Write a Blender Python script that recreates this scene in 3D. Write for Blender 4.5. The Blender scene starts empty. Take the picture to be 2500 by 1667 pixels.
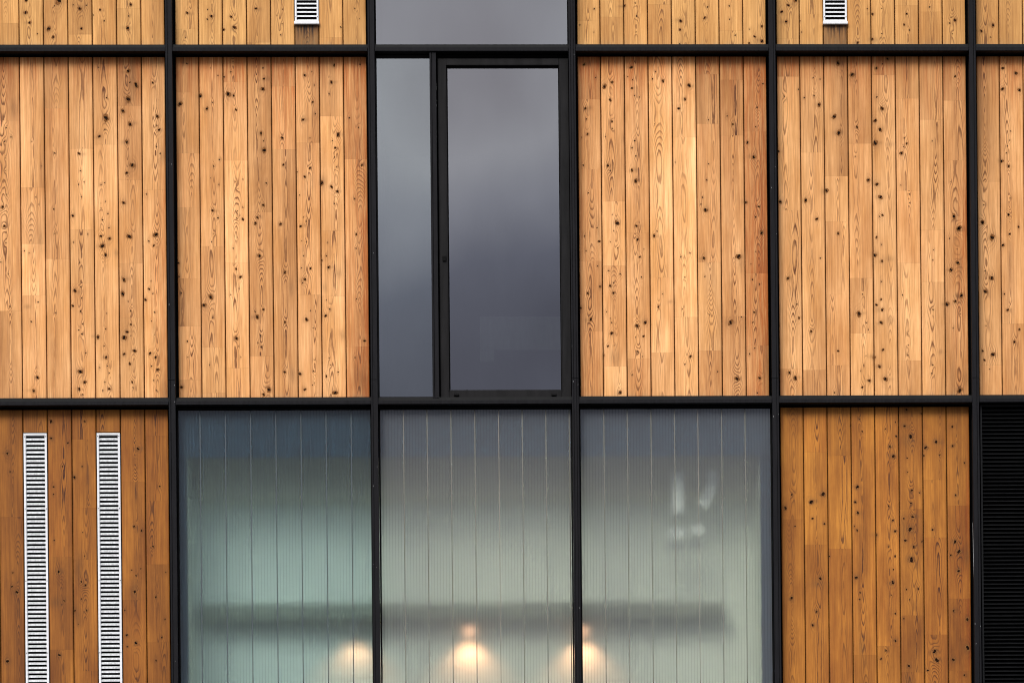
import bpy, math, random
import numpy as np
from mathutils import Vector, Matrix

sc = bpy.context.scene
# ------------------------------------------------------------------ camera
CAMP = np.array([0.0, -23.0, 1.6])
YAW, PITCH, ROLL = math.radians(1.69869), 0.0, math.radians(-0.55567)
SHX, SHY, FPX = -0.15950, 0.86546, 9400.0
def cam_axes():
    f = np.array([math.sin(YAW), math.cos(YAW), 0.0])
    r = np.array([math.cos(YAW), -math.sin(YAW), 0.0])
    u = np.cross(r, f)
    return (r*math.cos(ROLL)+u*math.sin(ROLL), -r*math.sin(ROLL)+u*math.cos(ROLL), f)
CR_, CU_, CF_ = cam_axes()
cam = bpy.data.cameras.new('camera'); camo = bpy.data.objects.new('camera', cam)
sc.collection.objects.link(camo); sc.camera = camo
M = Matrix.Identity(4)
for i in range(3):
    M[i][0] = CR_[i]; M[i][1] = CU_[i]; M[i][2] = -CF_[i]; M[i][3] = CAMP[i]
camo.matrix_world = M
cam.sensor_width = 36; cam.lens = FPX/2500*36; cam.shift_x = SHX; cam.shift_y = SHY
cam.clip_start = 0.1; cam.clip_end = 600
def at(px, py, Y=0.08):
    """where the sight line measured on the facade meets the plane at depth Y"""
    a = (px-1250+SHX*2500)/FPX; b = -(py-833.5-SHY*2500)/FPX
    d = CF_ + a*CR_ + b*CU_
    t = (Y-CAMP[1])/d[1]
    p = CAMP+t*d
    return p[0], p[2]

# ------------------------------------------------------------------ world, sun, exposure
SUN_EL, SUN_AZ = math.radians(38), math.radians(205)   # azimuth clockwise from +Y
w = bpy.data.worlds.new('World'); sc.world = w; w.use_nodes = True
N = w.node_tree.nodes; L = w.node_tree.links; N.clear()
def wn(t, **k):
    n = N.new(t)
    for a, b in k.items(): setattr(n, a, b)
    return n
out = wn('ShaderNodeOutputWorld'); bg = wn('ShaderNodeBackground'); bg.inputs[1].default_value = 0.10
sky = wn('ShaderNodeTexSky', sky_type='NISHITA', sun_disc=False, sun_elevation=SUN_EL, sun_rotation=SUN_AZ, dust_density=3.0)
tc = wn('ShaderNodeTexCoord'); sep = wn('ShaderNodeSeparateXYZ'); L.new(tc.outputs['Generated'], sep.inputs[0])
# cloud deck: dark bank low over the horizon, pale break above it, bright overcast overhead
nz = wn('ShaderNodeTexNoise'); nz.inputs['Scale'].default_value = 12.0; nz.inputs['Detail'].default_value = 4.0; nz.inputs['Roughness'].default_value = .42
mp = wn('ShaderNodeMapping'); mp.inputs['Scale'].default_value = (1.0, 1.0, 0.9); mp.inputs['Location'].default_value = (3.1, 1.7, 0.35)
L.new(tc.outputs['Generated'], mp.inputs[0]); L.new(mp.outputs[0], nz.inputs['Vector'])
sub = wn('ShaderNodeMath', operation='SUBTRACT'); L.new(nz.outputs[0], sub.inputs[0]); sub.inputs[1].default_value = .5
mul = wn('ShaderNodeMath', operation='MULTIPLY'); L.new(sub.outputs[0], mul.inputs[0]); mul.inputs[1].default_value = .19
add = wn('ShaderNodeMath', operation='ADD'); L.new(sep.outputs['Z'], add.inputs[0]); L.new(mul.outputs[0], add.inputs[1])
rp = wn('ShaderNodeValToRGB'); L.new(add.outputs[0], rp.inputs[0])
cr = rp.color_ramp
SKYSTOPS = [(0.0, (.10,.11,.13)), (0.13, (.075,.085,.11)), (0.20, (.085,.09,.125)), (0.235, (.15,.16,.21)), (0.262, (.31,.32,.37)),
            (0.288, (.44,.445,.48)), (0.318, (.33,.32,.35)), (0.36, (.55,.56,.60)), (0.50, (.85,.87,.93)), (1.0, (1.0,1.02,1.08))]
cr.elements[0].position = 0; cr.elements[1].position = 1
for p, c in SKYSTOPS[1:-1]: cr.elements.new(p)
for e, (p, c) in zip(cr.elements, SKYSTOPS): e.position = p; e.color = (*c, 1)
sc10 = wn('ShaderNodeVectorMath', operation='SCALE'); L.new(rp.outputs[0], sc10.inputs[0]); sc10.inputs['Scale'].default_value = 14.0
mix = wn('ShaderNodeMix', data_type='RGBA'); mix.inputs[0].default_value = 0.93
L.new(sky.outputs[0], mix.inputs[6]); L.new(sc10.outputs[0], mix.inputs[7])
L.new(mix.outputs[2], bg.inputs[0]); L.new(bg.outputs[0], out.inputs[0])
sl = bpy.data.lights.new('sun', 'SUN'); sl.energy = 1.2; sl.angle = math.radians(20); sl.color = (1, .955, .88)
so = bpy.data.objects.new('sun', sl); sc.collection.objects.link(so)
sd = Vector((math.sin(SUN_AZ)*math.cos(SUN_EL), math.cos(SUN_AZ)*math.cos(SUN_EL), math.sin(SUN_EL)))
so.rotation_euler = sd.to_track_quat('Z', 'Y').to_euler(); so.location = (0, -10, 20)
sc.view_settings.view_transform = 'Standard'; sc.view_settings.look = 'None'
sc.view_settings.exposure = 0.84; sc.view_settings.gamma = 1.0
sc.render.engine = 'CYCLES'
sc.cycles.max_bounces = 10; sc.cycles.transmission_bounces = 8; sc.cycles.transparent_max_bounces = 12
sc.cycles.filter_width = 1.05; sc.cycles.sample_clamp_indirect = 6.0

# ------------------------------------------------------------------ materials
def lin(r, g, b): return tuple(((v/255+.055)/1.055)**2.4 if v > 10 else v/255/12.92 for v in (r, g, b))
def new_mat(name):
    m = bpy.data.materials.new(name); m.use_nodes = True; m.node_tree.nodes.clear()
    nt = m.node_tree; o = nt.nodes.new('ShaderNodeOutputMaterial')
    return m, nt, o
def nn(nt, t, ins=None, **k):
    n = nt.nodes.new(t)
    for a, b in k.items(): setattr(n, a, b)
    if ins:
        for a, b in ins.items():
            if hasattr(b, 'is_output') or isinstance(b, bpy.types.NodeSocket): nt.links.new(b, n.inputs[a])
            else: n.inputs[a].default_value = b
    return n
def math_(nt, op, a, b=None, clamp=False):
    n = nt.nodes.new('ShaderNodeMath'); n.operation = op; n.use_clamp = clamp
    for i, v in enumerate((a, b)):
        if v is None: continue
        if isinstance(v, bpy.types.NodeSocket): nt.links.new(v, n.inputs[i])
        else: n.inputs[i].default_value = v
    return n.outputs[0]
def mixc(nt, f, a, b, blend='MIX'):
    n = nt.nodes.new('ShaderNodeMix'); n.data_type = 'RGBA'; n.blend_type = blend
    for i, v in ((0, f), (6, a), (7, b)):
        if isinstance(v, bpy.types.NodeSocket): nt.links.new(v, n.inputs[i])
        else: n.inputs[i].default_value = v if i == 0 else ((*v, 1) if len(v) == 3 else v)
    return n.outputs[2]
def noise(nt, scale_vec, detail=3.0, rough=.5, loc=(0, 0, 0)):
    t = nt.nodes.new('ShaderNodeTexCoord')
    mp = nn(nt, 'ShaderNodeMapping', {'Scale': scale_vec, 'Location': loc}); nt.links.new(t.outputs['Object'], mp.inputs[0])
    n = nn(nt, 'ShaderNodeTexNoise', {'Scale': 1.0, 'Detail': detail, 'Roughness': rough}); nt.links.new(mp.outputs[0], n.inputs['Vector'])
    return n.outputs[0]
def ramp(nt, x, stops):
    n = nt.nodes.new('ShaderNodeValToRGB'); nt.links.new(x, n.inputs[0]); c = n.color_ramp
    for p, _ in stops[2:]: c.elements.new(p)
    for e, (p, v) in zip(c.elements, stops): e.position = p; e.color = (v, v, v, 1)
    return n.outputs[0]

def wood_mat(name, pale, deep, ringc, redc):
    m, nt, o = new_mat(name)
    def attr(a): return nn(nt, 'ShaderNodeAttribute', attribute_name=a).outputs['Fac']
    u = attr('u'); tint = attr('tint'); stain = attr('stain'); red = attr('red'); fr = attr('figure')
    wob = noise(nt, (45, 45, 9), 3, .55)
    uu = math_(nt, 'ADD', u, math_(nt, 'MULTIPLY', wob, 1.1))
    f = math_(nt, 'FRACT', uu)
    ring = ramp(nt, f, [(0, .0), (.50, .05), (.78, 1.0), (.92, 1.0), (1.0, 0)])
    cm = ramp(nt, noise(nt, (14, 14, 2.2), 2, .5), [(.30, .30), (.60, 1.0)])
    ring = math_(nt, 'MULTIPLY', math_(nt, 'MULTIPLY', ring, cm), fr)
    fib = noise(nt, (420, 420, 7), 3, .6)
    fib2 = noise(nt, (120, 120, 3), 4, .6, (3, 1, 7))
    blot = noise(nt, (9, 9, 2.6), 4, .6, (7, 3, 1))
    c = mixc(nt, ramp(nt, blot, [(.3, 0), (.7, 1)]), pale, deep)
    c = mixc(nt, ring, c, ringc)
    fv = math_(nt, 'ADD', math_(nt, 'MULTIPLY', fib, .60), math_(nt, 'MULTIPLY', fib2, 1.00))
    fv = math_(nt, 'ADD', fv, .21)
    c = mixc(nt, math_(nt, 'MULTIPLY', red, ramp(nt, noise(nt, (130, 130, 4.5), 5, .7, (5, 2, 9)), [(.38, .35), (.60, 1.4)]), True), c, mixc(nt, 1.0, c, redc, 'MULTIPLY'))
    stn = math_(nt, 'MULTIPLY', stain, ramp(nt, noise(nt, (160, 160, 22), 3, .6, (1, 5, 2)), [(.3, .45), (.6, 1.0)]), True)
    c = mixc(nt, stn, c, (.10, .045, .012))
    gy = math_(nt, 'MULTIPLY', attr('grey'), ramp(nt, noise(nt, (90, 90, 30), 4, .6, (8, 5, 2)), [(.35, .2), (.6, 1.0)]), True)
    c = mixc(nt, gy, c, (.26, .24, .15))
    v = math_(nt, 'MULTIPLY', fv, tint)
    vv = nn(nt, 'ShaderNodeCombineColor', {0: v, 1: math_(nt, 'POWER', v, 1.22), 2: math_(nt, 'POWER', v, 1.5)}).outputs[0]
    c = mixc(nt, 1.0, c, vv, 'MULTIPLY')
    hgt = math_(nt, 'ADD', math_(nt, 'MULTIPLY', ring, -.6), fib)
    bp = nn(nt, 'ShaderNodeBump', {'Height': hgt, 'Strength': .25, 'Distance': .0012})
    b = nn(nt, 'ShaderNodeBsdfPrincipled', {'Base Color': c, 'Roughness': .62, 'Specular IOR Level': .28, 'Normal': bp.outputs[0]})
    nt.links.new(b.outputs[0], o.inputs[0]); return m
WOOD_MID = wood_mat('timber_weathered', (.82, .430, .172), (.63, .288, .086), (.15, .048, .010), (.70, .42, .24))
WOOD_TOP = wood_mat('timber_bleached', (.70, .365, .118), (.53, .250, .066), (.20, .080, .020), (.85, .60, .42))
WOOD_LOW = wood_mat('timber_unbleached_dim', (.50, .192, .024), (.29, .095, .009), (.075, .020, .004), (.75, .45, .35))  # less bleached wood, with dimmer light low down worked into the colour

def knot_mat(name, c1, c2):
    m, nt, o = new_mat(name)
    c = mixc(nt, ramp(nt, noise(nt, (130, 130, 130), 2), [(.42, 0), (.6, 1)]), c1, c2)
    b = nn(nt, 'ShaderNodeBsdfPrincipled', {'Base Color': c, 'Roughness': .8, 'Specular IOR Level': .05})
    nt.links.new(b.outputs[0], o.inputs[0]); return m
KNOT = knot_mat('knot_heart', (.004, .002, .0015), (.028, .011, .004))
KNOT_PIN = knot_mat('knot_pin', (.012, .006, .003), (.07, .028, .010))
KNOT_RIM = knot_mat('knot_rim', (.17, .065, .02), (.26, .11, .035))
GROOVE = knot_mat('groove_timber', (.10, .042, .012), (.18, .078, .024))

def plain(name, col, rough=.5, spec=.5, metal=0.0, var=.12, vs=(30, 30, 8), bump=0.0):
    m, nt, o = new_mat(name)
    n1 = noise(nt, vs, 4, .6)
    lo = tuple(v*(1-var) for v in col); hi = tuple(v*(1+var) for v in col)
    c = mixc(nt, ramp(nt, n1, [(.3, 0), (.7, 1)]), lo, hi)
    rr = math_(nt, 'ADD', math_(nt, 'MULTIPLY', noise(nt, (12, 12, 12), 3, .6, (4, 4, 4)), .2), rough-.1)
    ins = {'Base Color': c, 'Roughness': rr, 'Specular IOR Level': spec, 'Metallic': metal}
    if bump:
        ins['Normal'] = nn(nt, 'ShaderNodeBump', {'Height': noise(nt, (200, 200, 200), 2), 'Strength': bump, 'Distance': .001}).outputs[0]
    b = nn(nt, 'ShaderNodeBsdfPrincipled', ins); nt.links.new(b.outputs[0], o.inputs[0]); return m
CAP = plain('anodised_cap', (.0070, .0066, .0080), .6, .11, 0, .35, (60, 60, 6))
CAPD = plain('anodised_body', (.006, .006, .006), .6, .2)
CHIP = plain('bare_metal_chip', (.35, .35, .35), .5, .4)
GASKET = plain('rubber_gasket', (.003, .003, .003), .8, .1)
SASHM = plain('sash_paint', (.0078, .0072, .0076), .6, .13, 0, .45, (30, 30, 4))
GALV = plain('galvanised_steel', (.62, .63, .64), .5, .4, .05, .26, (90, 90, 40))
WHITE = plain('white_coated_steel', (.72, .72, .73), .4, .5, 0, .06)
BLACKM = plain('black_louvre_paint', (.0028, .0028, .0032), .5, .14, 0, .2)
DARKROOM = plain('dark_interior', (.03, .03, .032), .9, .1)
PALEWALL = plain('pale_interior_paint', (.79, .84, .76), .8, .2, 0, .03, (2, 2, 2))
BEAMG = plain('grey_painted_board', (.24, .26, .20), .7, .3, 0, .05)
SHADE_BD = plain('wall_top_shade_paint', (.74, .72, .56), .8, .2, 0, .04)  # tone of the made-up board that shades the wall top
BLUEG = plain('slate_blue_board', (.008, .034, .070), .7, .3, 0, .1)
RENDER = plain('grey_render', (.16, .16, .155), .85, .2, 0, .12, (3, 3, 3), .3)
ASPH = plain('asphalt', (.05, .05, .052), .85, .3, 0, .25, (6, 6, 6), .5)
LAMPM = plain('lamp_metal', (.45, .43, .40), .4, .5, 0, .05)

def glass_mat(name, tintc, refl, trans, roughn=0.0, bumps=.02):
    m, nt, o = new_mat(name)
    lw = nn(nt, 'ShaderNodeFresnel', {'IOR': 1.52}).outputs[0]
    bp = nn(nt, 'ShaderNodeBump', {'Height': noise(nt, (1.6, 1.6, 1.3), 2, .5), 'Strength': bumps, 'Distance': .01}).outputs[0]
    dirt = ramp(nt, noise(nt, (5, 5, 1.2), 5, .6, (2, 2, 2)), [(.35, .96), (.7, 1.0)])
    gc = nn(nt, 'ShaderNodeCombineColor').outputs[0]
    g = nn(nt, 'ShaderNodeBsdfGlossy', {'Color': (*tintc, 1), 'Roughness': roughn, 'Normal': bp})
    t = nn(nt, 'ShaderNodeBsdfTransparent', {'Color': (*trans, 1)})
    f = math_(nt, 'MULTIPLY', math_(nt, 'ADD', lw, refl-.04, True), dirt)
    mx = nn(nt, 'ShaderNodeMixShader', {0: f, 1: t.outputs[0], 2: g.outputs[0]})
    nt.links.new(mx.outputs[0], o.inputs[0]); return m
GLASS = glass_mat('solar_glass', (.965, .97, 1.0), .235, (.45, .48, .46))
GLASS_T = glass_mat('solar_glass_green', (.94, .99, 1.0), .26, (.28, .31, .30))

def poly_mat(name, tr, film, filmamt, pitch, x0, ribamt, ribcol):
    """frosted multiwall sheet: blurred see-through, fine vertical ribs"""
    m, nt, o = new_mat(name)
    t = nn(nt, 'ShaderNodeTexCoord'); s = nn(nt, 'ShaderNodeSeparateXYZ'); nt.links.new(t.outputs['Object'], s.inputs[0])
    x = math_(nt, 'DIVIDE', math_(nt, 'SUBTRACT', s.outputs[0], x0), pitch)
    fr = math_(nt, 'FRACT', math_(nt, 'ADD', x, 50.09))
    rib = math_(nt, 'LESS_THAN', fr, .18)
    ra = math_(nt, 'MULTIPLY', rib, ribamt)
    refr = nn(nt, 'ShaderNodeBsdfRefraction', {'Color': (*tr, 1), 'Roughness': .52, 'IOR': 1.25})
    dif = nn(nt, 'ShaderNodeBsdfDiffuse', {'Color': (*film, 1)})
    trl = nn(nt, 'ShaderNodeBsdfTranslucent', {'Color': (*film, 1)})
    dd = nn(nt, 'ShaderNodeMixShader', {0: .5, 1: dif.outputs[0], 2: trl.outputs[0]})
    body = nn(nt, 'ShaderNodeMixShader', {0: filmamt, 1: refr.outputs[0], 2: dd.outputs[0]})
    rd = nn(nt, 'ShaderNodeBsdfDiffuse', {'Color': (*ribcol, 1)})
    b2 = nn(nt, 'ShaderNodeMixShader', {0: ra, 1: body.outputs[0], 2: rd.outputs[0]})
    gl = nn(nt, 'ShaderNodeBsdfGlossy', {'Roughness': .03})
    lw = nn(nt, 'ShaderNodeFresnel', {'IOR': 1.5}).outputs[0]
    fin = nn(nt, 'ShaderNodeMixShader', {0: math_(nt, 'ADD', lw, .02), 1: b2.outputs[0], 2: gl.outputs[0]})
    nt.links.new(fin.outputs[0], o.inputs[0]); return m
POLY1 = poly_mat('ribbed_sheet_teal', (.80, .91, .90), (.38, .44, .46), .09, .1505/8, at(488, 1000)[0], .28, (.10, .15, .17))
POLY2 = poly_mat('ribbed_sheet_clear', (.95, .97, .90), (.55, .56, .60), .21, .1420/8, at(984.6, 1000)[0], .26, (.10, .10, .09))
POLY3 = poly_mat('ribbed_sheet_grey', (.95, .97, .90), (.55, .56, .60), .21, .1412/8, at(1473.8, 1000)[0], .26, (.10, .10, .09))
mm, nt, o = new_mat('sheet_back'); rf = nn(nt, 'ShaderNodeBsdfRefraction', {'Color': (.99, 1, .99, 1), 'Roughness': .12, 'IOR': 1.25}); nt.links.new(rf.outputs[0], o.inputs[0]); CLEARBACK = mm
SEAM1 = plain('seam_blue_grey', (.060, .080, .088), .5, .3)
SEAM2 = plain('seam_olive', (.15, .15, .125), .5, .3)
SEAMW = plain('seam_white', (.24, .22, .18), .5, .3)

# ------------------------------------------------------------------ mesh helpers
class MB:
    def __init__(s): s.v = []; s.f = []; s.m = []
    def quad(s, a, b, c, d, mi=0):
        i = len(s.v); s.v += [a, b, c, d]; s.f.append((i, i+1, i+2, i+3)); s.m.append(mi)
    def box(s, x0, x1, y0, y1, z0, z1, mi=0, rot=None):
        i = len(s.v)
        P = [(x0, y0, z0), (x1, y0, z0), (x1, y1, z0), (x0, y1, z0), (x0, y0, z1), (x1, y0, z1), (x1, y1, z1), (x0, y1, z1)]
        s.v += P
        for f in ((0, 3, 2, 1), (4, 5, 6, 7), (0, 1, 5, 4), (1, 2, 6, 5), (2, 3, 7, 6), (3, 0, 4, 7)):
            s.f.append(tuple(i+k for k in f)); s.m.append(mi)
    def cbox(s, x0, x1, y0, y1, z0, z1, b=.001, mi=0):
        """box whose front (low y) edges are chamfered"""
        i = len(s.v)
        s.v += [(x0, y1, z0), (x1, y1, z0), (x1, y1, z1), (x0, y1, z1),
                (x0, y0+b, z0), (x1, y0+b, z0), (x1, y0+b, z1), (x0, y0+b, z1),
                (x0+b, y0, z0+b), (x1-b, y0, z0+b), (x1-b, y0, z1-b), (x0+b, y0, z1-b)]
        F = [(0, 3, 2, 1), (8, 9, 10, 11)]
        for k in range(4):
            n = (k+1) % 4
            F += [(k, n, 4+n, 4+k), (4+k, 4+n, 8+n, 8+k)]
        for f in F: s.f.append(tuple(i+k for k in f)); s.m.append(mi)
    def prism(s, prof, x0, x1, mi=0):
        """profile of (y,z) points extruded along x"""
        i = len(s.v); n = len(prof)
        s.v += [(x0, y, z) for y, z in prof]+[(x1, y, z) for y, z in prof]
        for k in range(n): s.f.append((i+k, i+(k+1) % n, i+n+(k+1) % n, i+n+k)); s.m.append(mi)
        s.f.append(tuple(i+k for k in reversed(range(n)))); s.m.append(mi)
        s.f.append(tuple(i+n+k for k in range(n))); s.m.append(mi)
    def lathe(s, prof, cx, cy, n=20, mi=0):
        i = len(s.v)
        for r, z in prof:
            for k in range(n): s.v.append((cx+r*math.cos(2*math.pi*k/n), cy+r*math.sin(2*math.pi*k/n), z))
        for j in range(len(prof)-1):
            for k in range(n):
                a = i+j*n+k; b = i+j*n+(k+1) % n; s.f.append((a, b, b+n, a+n)); s.m.append(mi)
    def build(s, name, mats, parent=None):
        me = bpy.data.meshes.new(name); me.from_pydata(s.v, [], s.f)
        if not isinstance(mats, (list, tuple)): mats = [mats]
        for m in mats: me.materials.append(m)
        if len(mats) > 1: me.polygons.foreach_set('material_index', s.m)
        me.update(); o = bpy.data.objects.new(name, me); sc.collection.objects.link(o)
        if parent: o.parent = parent
        return o
def empty(name, loc=(0, 0, 0), parent=None):
    o = bpy.data.objects.new(name, None); sc.collection.objects.link(o); o.location = loc; o.empty_display_size = .2
    if parent: o.parent = parent
    return o
def tag(o, label=None, cat=None, group=None, kind=None):
    if label: o['label'] = label
    if cat: o['category'] = cat
    if group: o['group'] = group
    if kind: o['kind'] = kind
    return o

# ------------------------------------------------------------------ setting
g = MB(); g.quad((-250, -250, 0), (250, -250, 0), (250, 250, 0), (-250, 250, 0))
tag(g.build('ground', ASPH), kind='structure')

B = empty('building')
tag(B, 'timber clad facade with black metal grid, grey glass windows and frosted ribbed glazing below', 'building')

# grid of the curtain wall (metres, measured)
MX = [-4.681, -3.481, -2.26755, -1.06478, .13297, 1.32940, 2.53045, 3.731, 4.932]
ZC = [10.735, 8.63221, 6.52869, 4.425]       # underside of each transom cap, top to bottom
ZTOP, ZBOT = 10.80, 4.40
PD = .08                                      # depth of the infill behind the cap face
CW = .0200                                    # half width of a cap

grooves = {2: [-.0075], 3: [-.0085], 4: [-.0085, .0085], 5: [.0080], 6: [.0075]}
for i, x in enumerate(MX):
    gs = grooves.get(i, [-.0075])
    zj = at(1400, 925, 0)[1]+(.0 if i not in (4,) else .004)
    m = MB()
    for (a, b) in ((ZBOT, zj-.001), (zj+.001, ZTOP)):
        e = [-CW]+[q for gg in gs for q in (gg-.0014, gg+.0014)]+[CW]
        for k in range(0, len(e), 2): m.cbox(x+e[k], x+e[k+1], 0, .014, a, b, .0012)
    m.box(x-.0165, x+.0165, .006, .105, ZBOT, ZTOP, 1)
    rc = random.Random(i*5+1)
    for k in range(5):
        zz = rc.uniform(4.6, 8.9); xx = x+rc.choice([-.017, -.012, .004, .012, .0165]); hh = rc.uniform(.0012, .004)
        m.box(xx-.0009, xx+.0009, -.0004, .0006, zz-hh, zz+hh, 2)
    m.build('mullion', [CAP, CAPD, CHIP], B)

def transom(x0, x1, z, i):
    m = MB()
    e = .0022
    m.cbox(x0+CW+e, x1-CW-e, .001, .014, z, z+.0225, .0012)
    m.box(x0+.0166, x1-.0166, .0141, .104, z+.003, z+.043, 1)            # body behind the cap
    m.cbox(x0+CW+.001, x1-CW-.001, .053, .0601, z+.0435, z+.0545, .001)  # sill lip
    m.build('transom', [CAP, CAPD], B)
for j, z in enumerate(ZC):
    for i in range(len(MX)-1): transom(MX[i], MX[i+1], z, i)

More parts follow.
